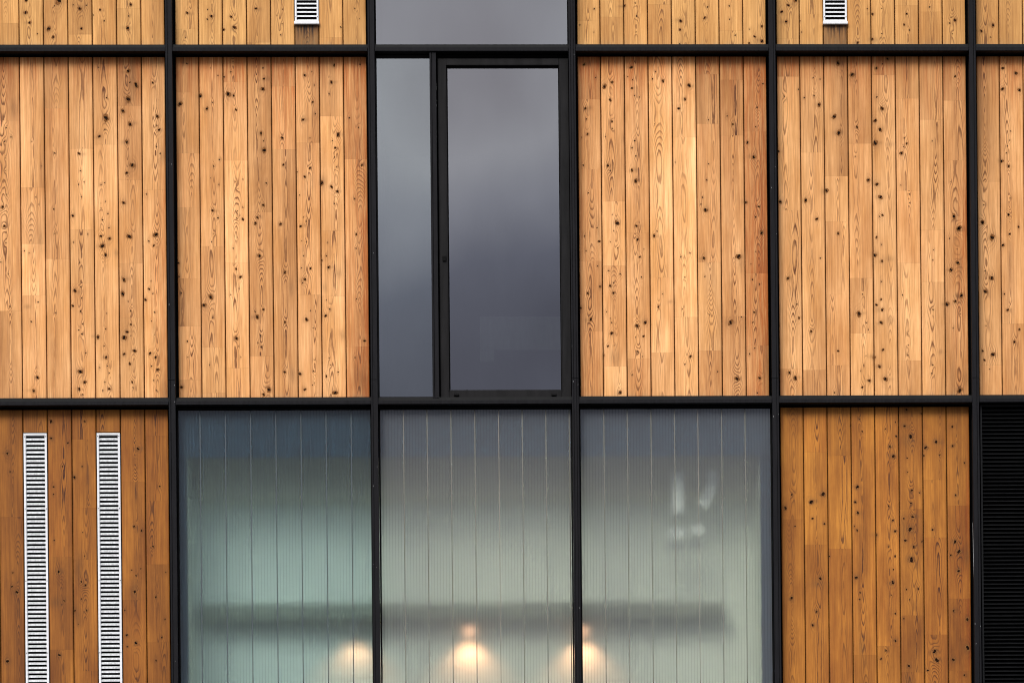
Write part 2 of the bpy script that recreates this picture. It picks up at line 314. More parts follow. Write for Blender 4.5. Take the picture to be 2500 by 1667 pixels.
# ------------------------------------------------------------------ timber
CROP = {'A': (0, 0, 2.8), 'B': (400, 0, 2.8), 'D': (1380, 0, 2.8), 'E': (1860, 0, 2.8), 'F': (0, 480, 2.903), 'G': (400, 480, 2.904),
        'H': (1380, 480, 2.904), 'I': (1860, 480, 2.903), 'J': (0, 960, 2.218), 'K': (1860, 960, 2.217)}
def nat(c, x, y): o = CROP[c]; return o[0]+x/o[2], o[1]+y/o[2]
KN = {
'A': "180,5,10 175,88,11 203,157,9 256,233,5 372,42,5 400,3,20 333,198,14 363,255,9 500,35,5 590,38,5 545,62,11 557,198,8 638,105,4 685,70,7 712,145,6 893,33,9 880,112,5 873,195,12 673,462,4 877,488,12 930,583,16 877,680,16 840,760,12 890,850,12 867,972,10 905,1130,14 866,1183,9 845,1387,9 888,565,6 1045,568,7 1075,797,10 1072,860,6 1088,889,8 1070,1002,5 1095,1050,6 728,670,6 725,808,17 717,885,5 679,933,9 540,1050,8 550,1168,5 575,1245,4 537,1262,5 557,1347,4 497,1475,8 217,968,4 245,1348,4 265,1397,3 282,1136,3 375,1048,6 368,1430,6 42,875,5 30,970,5 75,937,6 38,1082,3 36,1168,3 45,1330,4 18,1415,9 30,1545,8 691,1265,4 721,1378,4 691,1424,4 737,1460,5 701,1503,6 745,1558,5 1000,1328,5 715,1250,4",
'B': "160,90,8 300,67,5 325,113,9 297,133,6 460,117,8 484,190,11 410,205,8 630,60,8 813,65,5 773,107,3 808,165,4 798,240,4 1305,60,5 1210,188,6 147,260,4 1337,130,3 158,437,6 110,712,13 245,658,14 320,467,3 370,517,5 294,744,9 334,702,5 413,528,6 458,493,5 473,423,4 440,645,15 478,655,8 493,752,7 677,467,6 684,540,8 677,610,12 665,912,10 683,965,5 685,1028,14 700,1252,6 680,1403,8 639,1488,8 626,1527,9 808,942,8 817,1127,7 798,1532,9 963,517,8 1012,492,4 1018,700,7 1030,584,4 1036,779,5 951,819,8 1000,945,4 998,1150,7 912,1177,5 963,1209,8 928,1335,4 955,1485,4 973,1514,5 935,1548,8 1165,447,8 1145,564,9 1130,643,5 1192,922,12 1151,963,4 1172,1012,7 1166,1076,5 1181,1143,5 1080,1252,13 1147,1278,9 1186,1310,9 1167,1392,5 1342,442,6 1269,808,6 1331,873,5 1353,1130,7 1305,1360,6 380,1092,6 341,1138,6 319,1218,3 375,1262,4 333,1440,8 370,1490,6 540,1227,4 488,1242,3 507,1290,3 540,1418,5 503,1443,4 500,1493,6 541,1500,8 520,1473,4",
'G': "355,263,4 339,322,4 332,713,14 285,770,12 346,857,5 325,1193,4 513,513,7 543,570,9 475,695,4 533,652,4 515,1005,10 530,1062,4 522,290,3 492,367,5 546,1137,3 103,470,7 108,568,6 124,683,6 167,1025,6 170,1138,4 125,1350,10 678,421,11 662,852,12 705,800,7 648,815,5 686,983,6 667,1035,5 691,1064,6 746,1368,14 707,1403,9 858,537,10 858,890,8 857,1243,8 978,313,3 1010,322,4 991,421,4 976,505,4 1040,510,8 1001,587,9 983,613,5 1040,808,4 1012,870,11 1058,932,4 1070,1157,3 1062,1236,6 1000,1367,8 965,1255,9 1067,1318,4 1053,1335,4 1160,325,4 1153,421,6 1121,452,6 1169,502,9 1152,733,4 1175,798,6 1147,845,9 1172,1143,4 1183,1192,4 1152,1273,7 1236,1243,6 1215,1390,14 1365,268,7 1363,367,5 1366,725,4 1424,1022,8 1356,1141,5",
'F': "6,465,5 59,548,4 70,778,6 172,385,5 207,400,4 270,748,6 222,885,6 265,1280,10 238,1375,9 622,267,4 521,324,5 564,467,5 573,640,5 532,667,11 579,718,5 516,774,8 570,812,6 586,902,5 558,945,5 581,973,6 608,1108,5 568,1240,14 600,1315,10 563,1363,9 587,1402,6 716,281,8 776,298,9 725,350,14 749,413,11 757,827,4 749,937,5 694,995,11 738,1058,5 753,1138,9 761,1200,4 707,1211,5 776,1248,4 743,1315,5 774,1362,8 729,1373,5 917,284,14 880,590,12 870,690,14 910,743,4 925,810,6 928,905,7 900,958,10 880,998,15 928,985,4 953,1093,11 920,1183,8 880,1115,8 937,1315,7 943,1352,5 1105,270,14 1055,315,6 1090,348,7 1071,598,4 1056,655,7 1084,687,5 1031,731,8 1096,820,6 1073,882,4 1097,980,3 1063,1110,9 1103,1138,9 1076,1200,6 1119,1225,9 1089,1302,5 1108,1372,5 42,327,5 395,823,5 388,262,4",
'D': "198,62,6 100,172,5 195,222,3 478,23,5 403,42,9 488,112,6 484,220,4 790,146,10 784,205,7 973,50,6 953,125,8 1121,42,6 1122,134,5 1162,243,5 1345,182,7 1260,202,4 1295,252,7 1345,284,10 1257,297,7 783,303,6 128,443,10 208,532,5 137,742,8 145,815,5 152,918,7 112,940,3 123,1130,6 158,1320,5 218,1557,5 320,563,9 268,594,12 307,685,8 320,832,7 322,879,5 275,934,4 291,1133,9 308,1167,6 355,1526,14 323,1467,3 452,463,10 461,548,5 456,604,7 427,525,4 473,655,5 506,665,5 475,963,6 457,1012,6 482,1068,6 456,1165,8 482,1238,12 486,1545,8 618,492,4 596,541,6 669,556,9 847,586,11 818,680,8 775,743,8 610,848,3 752,1110,4 979,1122,5 967,1232,6 938,1350,6 960,1437,12 1145,850,7 1106,795,5 1351,575,6 1311,735,6 1302,867,5 1245,975,8 1289,1075,11 1323,1413,7 1235,1385,9 1302,1485,6 978,820,5 928,1397,5",
'H': "225,223,4 137,281,5 240,318,8 148,386,5 229,493,5 160,686,8 246,637,7 182,869,11 110,790,7 344,243,4 319,322,4 371,365,4 308,525,5 342,610,5 390,550,5 319,631,8 341,684,8 292,816,4 319,862,4 329,893,5 330,968,10 303,1060,7 347,1055,4 390,1388,11 272,1125,7 512,305,8 529,428,7 540,570,6 558,372,3 567,893,11 510,916,11 555,990,7 499,997,4 515,1100,6 549,1133,4 475,1262,5 630,278,9 652,246,5 689,690,4 660,780,7 820,426,6 848,573,5 885,400,6 831,797,4 848,1188,5 888,1132,8 983,436,10 990,567,5 1022,836,4 1080,1240,5 1228,425,16 1172,892,15 1217,1290,14 1250,852,5 1392,258,11 1327,588,6 1377,621,6 1340,820,7 1330,891,6 1344,1073,5 1307,1115,6 1379,1286,9 1362,1390,6 1317,477,4 1350,390,4",
'E': "180,38,9 135,82,9 165,150,9 230,3,12 270,222,4 262,145,4 720,62,5 655,293,8 755,98,8 820,60,4 820,232,4 815,262,4 752,270,10 990,97,7 972,170,7 1008,207,6 1147,50,6 1320,140,10 1283,160,6 1293,122,4 1302,234,4 1580,175,10 1500,215,8 1565,256,5 152,660,6 115,1035,7 125,1380,11 250,613,5 350,535,5 398,543,5 357,655,6 290,670,6 391,718,11 300,1370,11 375,1497,9 521,434,13 494,798,13 526,910,14 438,1302,14 617,512,14 650,870,8 728,1232,10 640,1070,4 826,440,5 783,467,9 858,403,8 785,665,6 822,743,12 775,826,11 809,887,11 775,978,16 787,1260,10 811,1348,12 825,1472,7 805,1480,5 974,945,5 990,982,7 952,1048,10 968,1005,4 950,1267,4 1008,1328,5 1011,1388,4 1321,523,7 1165,965,4 1292,1243,4 1314,1480,12 1348,1560,13 1648,467,9 1737,502,10 1645,610,10 1760,618,10 1701,898,5 1694,960,5 1678,1000,5 1671,1047,5 1687,1137,8 1638,1103,11 1510,1520,12 1518,1400,6 1697,1355,5 1686,1470,7",
'I': "185,580,9 248,763,6 263,858,7 195,1247,9 238,1285,12 415,437,6 350,955,8 541,262,8 540,1093,7 513,1388,6 688,830,15 714,692,5 739,893,5 755,942,4 738,1127,4 721,1196,4 701,1233,4 761,1303,9 712,1350,7 855,132,6 813,288,7 848,341,4 798,415,12 852,457,8 845,728,7 813,767,8 853,802,9 845,892,10 858,1085,8 834,1204,10 875,1292,13 797,1140,10 848,602,5 996,697,5 1036,975,4 1037,1052,4 1035,1123,6 1218,378,4 1212,450,5 1212,800,6 1211,1193,6 1205,1252,6 1396,229,13 1330,297,5 1384,373,4 1389,470,12 1341,520,12 1412,702,13 1370,742,9 1308,763,14 1405,832,4 1356,932,4 1402,1372,16 1630,290,16 1562,186,8 1628,577,13 1585,673,13 1638,1118,14 1565,1092,7 1577,1157,7 1589,915,4 1582,527,5 1707,345,11 1757,265,7 1750,127,7 1820,215,7 1719,690,6 1743,803,8 1790,1030,8 1615,1222,4 1825,940,7",
'J': "40,325,8 55,425,5 92,1075,10 42,1448,10 70,970,5 65,1045,6 275,152,10 277,243,7 368,268,5 337,395,5 290,505,5 290,545,4 318,965,9 347,1122,6 293,795,4 322,1415,8 459,152,6 402,455,9 445,395,5 458,880,4 448,751,3 440,1020,6 463,1038,7 442,1112,4 405,1175,6 470,1173,6 425,1248,3 748,300,9 726,720,7 766,742,6 737,985,5 729,1073,10 736,1350,9 676,1173,4 687,1307,7 690,1370,5 865,503,5 844,1102,6 845,1444,5 877,1320,5 830,828,6 898,968,4 762,948,4 893,1222,4 713,955,4",
'K': "128,620,9 162,548,6 180,718,4 160,1107,9 330,545,13 268,588,12 274,676,6 338,705,6 316,1000,9 296,1180,7 275,1253,7 363,880,6 516,506,10 506,588,7 519,645,8 516,740,6 501,718,4 511,996,9 532,1077,5 529,1113,5 543,205,5 530,138,4 481,175,5 668,192,5 693,288,7 712,340,11 728,232,6 723,155,4 686,610,5 709,687,6 722,745,7 687,829,4 721,880,6 712,952,4 708,1022,11 701,1090,3 722,1190,5 722,1337,7 672,1390,6 645,1435,6 782,88,6 772,177,7 863,110,5 806,233,12 787,350,4 790,425,4 812,525,7 808,595,6 768,677,6 817,668,9 803,735,14 777,795,8 823,830,8 810,900,15 782,1060,5 847,1057,6 800,1115,4 796,1473,9 768,1218,4 943,262,9 887,293,11 963,332,5 875,337,6 924,737,6 935,1395,12 947,1442,13 898,1497,6 866,800,5 1030,180,6 1033,285,7 1096,375,5 1048,550,6 1046,802,10 1067,855,11 1022,875,6 1065,960,9 1039,1175,7 1112,1222,10 1112,1375,14 1037,1440,10 1097,1523,6 853,537,4 619,765,7"}
KNOTS = []                     # x, z, radius in metres on the facade
for c, s in KN.items():
    for t in s.split():
        x, y, r = map(float, t.split(','))
        px, py = nat(c, x, y); X, Z = at(px, py, PD)
        KNOTS.append((X, Z, r/CROP[c][2]/409*.90))
STAINS = []                    # soft brown blotches and runs
rk = random.Random(8)
for X, Z, r in KNOTS:
    if r > .0062 and rk.random() < .5: STAINS.append((X+rk.choice((-1, 1))*rk.uniform(.008, .026), Z+rk.uniform(-.006, .006), rk.uniform(.012, .026), rk.uniform(.007, .016)))
for k in range(26): STAINS.append((rk.uniform(-3.3, 2.8), rk.uniform(4.5, 6.5), rk.uniform(.014, .04), rk.uniform(.03, .12)))
for k in range(22): STAINS.append((rk.uniform(-3.3, 2.8), rk.uniform(6.6, 8.6), rk.uniform(.010, .022), rk.uniform(.03, .14)))
for c, x, y, rx, rz in (('G', 1240, 545, 26, 40), ('G', 1268, 985, 26, 45), ('F', 825, 400, 16, 30), ('F', 195, 780, 26, 14), ('H', 745, 745, 22, 14), ('H', 350, 1130, 38, 50),
                        ('E', 872, 988, 30, 18), ('I', 905, 440, 32, 22), ('I', 912, 875, 32, 24), ('I', 1265, 1100, 18, 18), ('I', 1440, 1290, 20, 60), ('K', 795, 260, 40, 40),
                        ('K', 1112, 880, 30, 60), ('K', 300, 1030, 42, 24), ('K', 1105, 1380, 26, 34), ('A', 95, 740, 28, 60), ('G', 1400, 1290, 50, 90), ('B', 1085, 1245, 24, 40),
                        ('G', 905, 650, 16, 60), ('G', 915, 1260, 24, 60), ('H', 1420, 1200, 22, 190), ('J', 300, 1130, 40, 30)):
    px, py = nat(c, x, y); X, Z = at(px, py, PD); s = CROP[c][2]*409
    STAINS.append((X, Z, rx/s, rz/s))

def sines(rng, n, amp, kx, kz):
    return [(amp*rng.uniform(.5, 1)/math.sqrt(n), rng.uniform(-kx, kx), rng.uniform(.3, 1)*kz*rng.choice([-1, 1]), rng.uniform(0, 6.28)) for _ in range(n)]
def ev(S, x, z):
    r = 0
    for a, kx, kz, p in S: r = r+a*np.sin(kx*x+kz*z+p)
    return r

def timber_panel(i, z0, z1, mat, joints=None, tints=None, cut=None, seed=0, shelter=.0, reds=None, fine=.006, sidered=0.0, label=None, drip=None):
    """one panel of vertical boards between mullion i and i+1; the boards are real strips with open grooves"""
    x0, x1 = MX[i]+CW+.013, MX[i+1]-CW-.013
    Wd = x1-x0; p = Wd/(6+2*.957); edges = [x0, x0+.957*p]+[x0+.957*p+p*k for k in range(1, 7)]+[x1]
    V = []; F = []; Mi = []; A = {k: [] for k in ('u', 'tint', 'stain', 'red', 'figure', 'grey')}; nv = 0
    def emit(v, f, mi, at_):
        nonlocal nv
        V.append(v); F.append(f+nv); Mi.append(np.full(len(f), mi)); nv += len(v)
        for k in A: A[k].append(at_.get(k, np.zeros(len(v)))+np.zeros(len(v)))
    knl = [k for k in KNOTS if x0-.01 < k[0] < x1+.01 and z0-.005 < k[1] < z1+.005]
    rngp = random.Random(seed*77+i)
    if not knl and fine < .01:
        pass
    for b in range(8):
        bx0, bx1 = edges[b], edges[b+1]; gap = .0030
        bx0 += gap*(b > 0); bx1 -= gap*(b < 7); bc = (bx0+bx1)/2
        rng = random.Random(1000*seed+31*i+b)
        js = []
        if joints and b < len(joints): js = list(joints[b])
        elif not joints:
            z = z1-rng.uniform(.2, .8)
            while z > z0+.1: js.append(z); z -= rng.uniform(.35, 1.0)
        js = sorted([j for j in js if z0+.02 < j < z1-.02], reverse=True)
        segs = []; zz = z1
        for j in js+[z0]: segs.append((j, zz)); zz = j
        if cut and b in cut:
            c0, c1 = cut[b]; ns = []
            for a, t in segs:
                if t > c1: ns.append((max(a, c1), t))
                if a < c0: ns.append((a, min(t, c0)))
            segs = ns
        yb = rng.uniform(-.0004, .0004)
        kb = [k for k in knl if bx0-.012 < k[0] < bx1+.012]
        if not knl:
            kb = [(bc+rng.gauss(0, .02), rng.uniform(z0, z1), rng.uniform(.002, .009)) for _ in range(int((z1-z0)*5))]
        for si, (a, t) in enumerate(segs):
            a2 = a+.00015*(si < len(segs)-1); t2 = t-.00015*(si > 0)
            nx = max(4, int(round((bx1-bx0-.005)/fine))); nzv = max(3, int(round((t2-a2)/(fine*1.3))))
            xs = np.concatenate(([bx0, bx0], np.linspace(bx0+.0022, bx1-.0022, nx+1), [bx1, bx1]))
            ys = np.concatenate(([.014, .0022], np.zeros(nx+1), [.0022, .014]))+PD+yb
            zs = np.concatenate(([a2], np.linspace(a2+.0004, t2-.0004, nzv+1), [t2]))
            yz = np.zeros(len(zs)); 
            X, Zg = np.meshgrid(xs, zs); Y = np.tile(ys, (len(zs), 1)); Y[:, 2:-2] += yz[:, None]
            n1, n2 = len(zs), len(xs)
            idx = np.arange(n1*n2).reshape(n1, n2)
            q = np.stack([idx[:-1, :-1], idx[:-1, 1:], idx[1:, 1:], idx[1:, :-1]], -1).reshape(-1, 4)
            x = X.ravel(); z = Zg.ravel()
            # growth rings of a flat sawn board
            xc = bc+rng.gauss(0, .016)+ev(sines(rng, 2, .008, 0, 5), 0, z)+rng.uniform(-.02, .02)*(z-a)
            h = rng.uniform(.004, .030)+rng.uniform(-.035, .035)*(z-a)+ev(sines(rng, 3, rng.uniform(.008, .020), 0, 13), 0, z)
            r = np.sqrt((x-xc)**2+h**2)+ev(sines(rng, 5, .0016, 90, 22), x, z)
            st = np.zeros(len(x))
            for kx, kz, kr in kb:
                if not (a-.06 < kz < t+.06): continue
                dx = x-kx; dz = z-kz
                if a < kz < t or True:
                    r = r+1.5*kr*np.exp(-(dx**2/(2*(1.7*kr+.002)**2)+dz**2/(2*(3.2*kr+.004)**2)))*(1 if a < kz < t else 0)
                if a < kz < t:
                    st = np.maximum(st, (.55 if kr > .006 else .35)*np.exp(-(((dx-.5*kr*math.sin(kz*977))/(1.9*kr+.0015))**2+((dz-.5*kr*math.cos(kx*733))/(1.5*kr+.002))**2)))
            for sx_, sz_, sr, sr2 in STAINS:
                if a-.005 < sz_ < t+.005 or sr2 > .05:
                    if bx0 <= sx_ <= bx1: st = np.maximum(st, .42*np.exp(-((x-sx_)/sr)**2-((z-sz_)/sr2)**2))
            fk = np.zeros(len(x))
            for kx, kz, kr in kb:
                if a < kz < t: fk = np.maximum(fk, .8*np.exp(-((x-kx)/(.006+2.2*kr))**2-((z-kz)/(.02+5*kr))**2))
            wetm = 1.0
            edge = np.minimum(x-bx0, bx1-x); st = np.maximum(st, .30*np.exp(-edge/.0035)*np.clip(.8+ev(sines(rng, 4, .6, 0, 60), 0, z), 0, 1.3))
            if drip and b in drip and t <= cut[b][0]+.001:
                SD = ev(sines(rng, 9, 1.6, 900, 3), x, z); dd = cut[b][0]-z
                wet = np.clip(1.25-dd/(.050+.028*SD), 0, 1)*np.clip(.8+.35*SD, .2, 1)*np.exp(-((x-bc-.01)/.062)**4)
                wetm = 1-.90*wet
                st = np.maximum(st, np.clip(1.15-dd/(.055+.03*SD), 0, .9)*np.clip(.75+.5*SD, .15, 1)*np.exp(-((x-bc)/.075)**4)+.12)
            sp = rng.uniform(.0045, .0070)
            tv = rng.gauss(.97, .07)
            if tints and b < len(tints) and tints[b]:
                tv = tints[b][min(si, len(tints[b])-1)]
            tn = tv+ev(sines(rng, 4, .055, 40, 6), x, z)
            tn = 1.02+(tn-1)*1.15+rng.gauss(0, .9)*(x-bc)
            tn = tn*wetm
            rd = np.zeros(len(x))+(reds[b] if reds else 0)+rng.uniform(0, .25)
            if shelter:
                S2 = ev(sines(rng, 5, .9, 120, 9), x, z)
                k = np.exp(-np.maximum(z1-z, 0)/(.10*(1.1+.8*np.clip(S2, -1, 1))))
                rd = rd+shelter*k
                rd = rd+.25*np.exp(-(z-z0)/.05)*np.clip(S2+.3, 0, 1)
            if sidered and b == 7:
                S3 = ev(sines(rng, 5, .8, 60, 5), x, z); rd = rd+sidered*np.exp(-(x1-x)/.045)*(1+np.clip(S3, -1, 1))*np.clip((z1-z)/1.0, .2, 1)
            if sidered and b == 0:
                rd = rd+.4*sidered*np.exp(-(x-x0)/.02)
            grey = np.clip(.75*np.exp(-(z-z0)/.018)*np.clip(.7+ev(sines(rng, 4, .7, 90, 5), x, z), 0, 1.4), 0, .8)
            if drip and b in drip and t <= cut[b][0]+.001: grey = grey+.25
            v = np.stack([x, Y.ravel(), z], 1)
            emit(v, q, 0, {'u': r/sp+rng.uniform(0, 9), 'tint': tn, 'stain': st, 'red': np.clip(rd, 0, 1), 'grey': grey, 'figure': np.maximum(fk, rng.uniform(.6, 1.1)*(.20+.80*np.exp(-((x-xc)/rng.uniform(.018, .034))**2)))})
        for kx, kz, kr in kb:
            if not (bx0 < kx < bx1) and not (bx0-.004 < kx < bx1+.004): continue
            if cut and b in cut and cut[b][0]-.01 < kz < cut[b][1]+.01: continue
            if not (z0+.001 < kz < z1-.001): continue
            big = kr > .0052
            for rr, mi, yy in (((kr*1.36, 2, .0005), (kr*.78, 1, .0010)) if big else ((kr*.92, 4, .0008),)):
                n = 11; ang = np.linspace(0, 2*math.pi, n, endpoint=False); ph = rng.uniform(0, 6.28)
                rad = rr*(1+.24*np.sin(2*ang+ph)+.22*np.array([rng.uniform(-1, 1) for _ in range(n)]))
                ox = (rng.uniform(-.12, .12))*kr*(mi == 1)
                px = np.clip(kx+ox+rad*np.cos(ang), bx0+.0003, bx1-.0003); pz = np.clip(kz+rad*1.08*np.sin(ang), z0+.0005, z1-.0005)
                v = np.concatenate([[[np.clip(kx+ox, bx0+.0003, bx1-.0003), PD+yb-yy, kz]], np.stack([px, np.full(n, PD+yb-yy), pz], 1)])
                f = np.array([[0, 1+k, 1+(k+1) % n, 1+(k+1) % n] for k in range(n)])
                emit(v, f, mi, {})
    v = np.concatenate(V); f = np.concatenate(F); mi = np.concatenate(Mi)
    me = bpy.data.meshes.new('timber_panel')
    tri = f[:, 2] == f[:, 3]
    # groove strip behind the boards
    i0 = len(v); v = np.concatenate([v, [[x0, PD+.0145, z0], [x1, PD+.0145, z0], [x1, PD+.0145, z1], [x0, PD+.0145, z1]]])
    for k in A: A[k].append(np.zeros(4))
    f = np.concatenate([f, [[i0, i0+1, i0+2, i0+3]]]); mi = np.concatenate([mi, [3]]); tri = np.concatenate([tri, [False]])
    if cut:      # keep the strip out of the vent openings
        f = f[:-1]; mi = mi[:-1]; tri = tri[:-1]; v = v[:-4]
        for k in A: A[k].pop()
        xs = [x0]+[q for b in sorted(cut) for q in (edges[b]+.0, edges[b+1])]+[x1]
        zz = {b: cut[b] for b in cut}; ex = []
        prev = x0
        for b in sorted(cut):
            ex.append((prev, edges[b], z0, z1)); prev = edges[b+1]
            if cut[b][1] < z1: ex.append((edges[b], edges[b+1], cut[b][1], z1))
            if cut[b][0] > z0: ex.append((edges[b], edges[b+1], z0, cut[b][0]))
        ex.append((prev, x1, z0, z1))
        for (ea, eb, za, zb) in ex:
            i0 = len(v); v = np.concatenate([v, [[ea, PD+.0145, za], [eb, PD+.0145, za], [eb, PD+.0145, zb], [ea, PD+.0145, zb]]])
            for k in A: A[k].append(np.zeros(4))
            f = np.concatenate([f, [[i0, i0+1, i0+2, i0+3]]]); mi = np.concatenate([mi, [3]]); tri = np.concatenate([tri, [False]])
    cnt = np.where(tri, 3, 4); starts = np.concatenate([[0], np.cumsum(cnt)[:-1]])
    loops = f.reshape(-1)[np.stack([np.ones(len(f), bool)]*3+[~tri], 1).reshape(-1)]
    me.vertices.add(len(v)); me.vertices.foreach_set('co', v.astype(np.float32).ravel())
    me.loops.add(len(loops)); me.loops.foreach_set('vertex_index', loops.astype(np.int32))
    me.polygons.add(len(f)); me.polygons.foreach_set('loop_start', starts.astype(np.int32)); me.polygons.foreach_set('loop_total', cnt.astype(np.int32))
    me.polygons.foreach_set('material_index', mi.astype(np.int32))
    for k in A:
        a_ = me.attributes.new(k, 'FLOAT', 'POINT'); a_.data.foreach_set('value', np.concatenate(A[k]).astype(np.float32))
    for m in (mat, KNOT, KNOT_RIM, GROOVE, KNOT_PIN): me.materials.append(m)
    me.update(calc_edges=True); me.validate()
    o = bpy.data.objects.new('timber_panel', me); sc.collection.objects.link(o); o.parent = B
    if label: o['label'] = label
    return o, edges

def J(i, spec):
    """butt joints of each board, read in crop pixels"""
    out = []
    for b, s in enumerate(spec.split('|')):
        l = []
        for t in s.split():
            px, py = nat(t[0], 0, float(t[1:])); l.append(at(250+i*490 if False else 1250+(MX[i]-.6)*0+ (MX[i]+.6)*409, py, PD)[1])
        out.append(l)
    return out
ztop = lambda k: ZC[k]-.012
zbot = lambda k: ZC[k]+.040
# middle row
R1 = (zbot(2), ztop(1))
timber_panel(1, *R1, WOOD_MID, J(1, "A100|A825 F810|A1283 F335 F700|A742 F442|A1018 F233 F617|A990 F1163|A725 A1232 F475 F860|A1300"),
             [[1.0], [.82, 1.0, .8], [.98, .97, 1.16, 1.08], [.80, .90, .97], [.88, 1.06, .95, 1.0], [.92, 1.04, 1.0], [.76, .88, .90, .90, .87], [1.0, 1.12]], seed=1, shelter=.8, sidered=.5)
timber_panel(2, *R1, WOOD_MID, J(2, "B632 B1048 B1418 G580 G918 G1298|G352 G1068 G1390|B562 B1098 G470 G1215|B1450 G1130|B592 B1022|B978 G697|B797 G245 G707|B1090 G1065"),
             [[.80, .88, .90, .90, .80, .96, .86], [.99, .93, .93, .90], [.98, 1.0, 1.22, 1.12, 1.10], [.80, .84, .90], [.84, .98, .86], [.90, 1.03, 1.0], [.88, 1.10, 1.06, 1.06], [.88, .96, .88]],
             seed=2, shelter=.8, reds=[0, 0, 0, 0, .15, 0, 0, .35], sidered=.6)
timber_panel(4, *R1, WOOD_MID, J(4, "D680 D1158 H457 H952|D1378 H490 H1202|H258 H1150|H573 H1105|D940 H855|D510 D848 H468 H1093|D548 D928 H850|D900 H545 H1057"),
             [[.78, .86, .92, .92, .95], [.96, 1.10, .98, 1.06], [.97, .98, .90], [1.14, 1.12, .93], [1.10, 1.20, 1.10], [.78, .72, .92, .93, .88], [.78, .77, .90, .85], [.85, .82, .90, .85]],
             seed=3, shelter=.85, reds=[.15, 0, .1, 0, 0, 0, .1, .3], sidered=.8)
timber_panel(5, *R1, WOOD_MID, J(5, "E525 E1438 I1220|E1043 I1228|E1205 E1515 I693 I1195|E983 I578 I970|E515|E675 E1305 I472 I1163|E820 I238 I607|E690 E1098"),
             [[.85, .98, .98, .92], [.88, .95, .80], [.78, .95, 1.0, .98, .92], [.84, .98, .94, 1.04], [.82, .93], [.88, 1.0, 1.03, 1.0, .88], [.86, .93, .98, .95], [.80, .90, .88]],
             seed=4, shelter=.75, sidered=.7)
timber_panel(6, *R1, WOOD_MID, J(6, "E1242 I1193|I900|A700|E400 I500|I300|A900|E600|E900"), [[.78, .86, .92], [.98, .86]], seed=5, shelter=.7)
# top row, with the two short vents set into their panels
R0 = (zbot(1), ztop(0))
v1z = at(750, 57, PD)[1]; v2z = at(2038, 57, PD)[1]
CUTH = .60
timber_panel(1, *R0, WOOD_TOP, J(1, "A40|A160|||A238||A60|"), seed=6)
pT2, eT2 = timber_panel(2, *R0, WOOD_TOP, J(2, "B200|||B293|||B258|"), [[1.06, .98], [1.0], [1.0], [.9], [.96], [.60], [.98, .95], [.96]], cut={5: (v1z-.012, v1z+CUTH)}, drip=(5,), seed=7, label='bleached timber panel with a short white vent and a dark stain beneath it')
timber_panel(4, *R0, WOOD_TOP, J(4, "D145|D118||D33|||D212|"), [[1.05, 1.05], [1.0, .92], [1.06], [1.0, .95], [1.0], [1.04], [1.0, .98], [1.02]], seed=8)
pT5, eT5 = timber_panel(5, *R0, WOOD_TOP, J(5, "E265|E98||||E38|E83|"), [[.95, .95], [1, 1.02], [.56], [.95], [.98], [.95], [.9], [.92]], cut={2: (v2z-.012, v2z+CUTH)}, drip=(2,), seed=9, label='bleached timber panel at upper right with a short white vent')
timber_panel(6, *R0, WOOD_TOP, None, [[.9], [.88]], seed=10)
# lower row
R2 = (zbot(3), ztop(2))
vt = at(85, 1055, PD)[1]
timber_panel(5, *R2, WOOD_LOW, J(5, "K680|K318 K817|K337 K840|K1415|K1367|K628 K1203 K1510|K470 K782 K1307|K610 K1113 K1503"),
             [[.96, .88], [1.04, 1.05, .92], [.94, 1.04, .86], [1.02, .80], [1.02, .86], [.92, .86, .80, .78], [.97, .98, .92, .78], [.90, .82, .76, .74]], seed=11, sidered=.8)  # pieces tinted darker downward, painting the light falloff
pL, eL = timber_panel(1, *R2, WOOD_LOW, J(1, "|J668||J885 J1387|J250 J620 J900 J1503||J480 J1120|J232 J585 J928 J1350"),
             [[.70], [.70, .62], [.80], [.78, .70, .68], [.86, .85, .80, .78, .76], [.80], [.84, .78, .74], [.86, .80, .76, .70, .68]], cut={2: (ZC[3]+.06, vt), 5: (ZC[3]+.06, vt)}, seed=12, label='orange timber panel at lower left with two tall slatted vents')  # dimmer light at the lower left put into these tints
# plain neighbours beyond the picture
for i in (0, 7):
    for (a, b), m in ((R0, WOOD_TOP), (R1, WOOD_MID), (R2, WOOD_LOW)): timber_panel(i, a, b, m, None, seed=20+i, fine=.012)

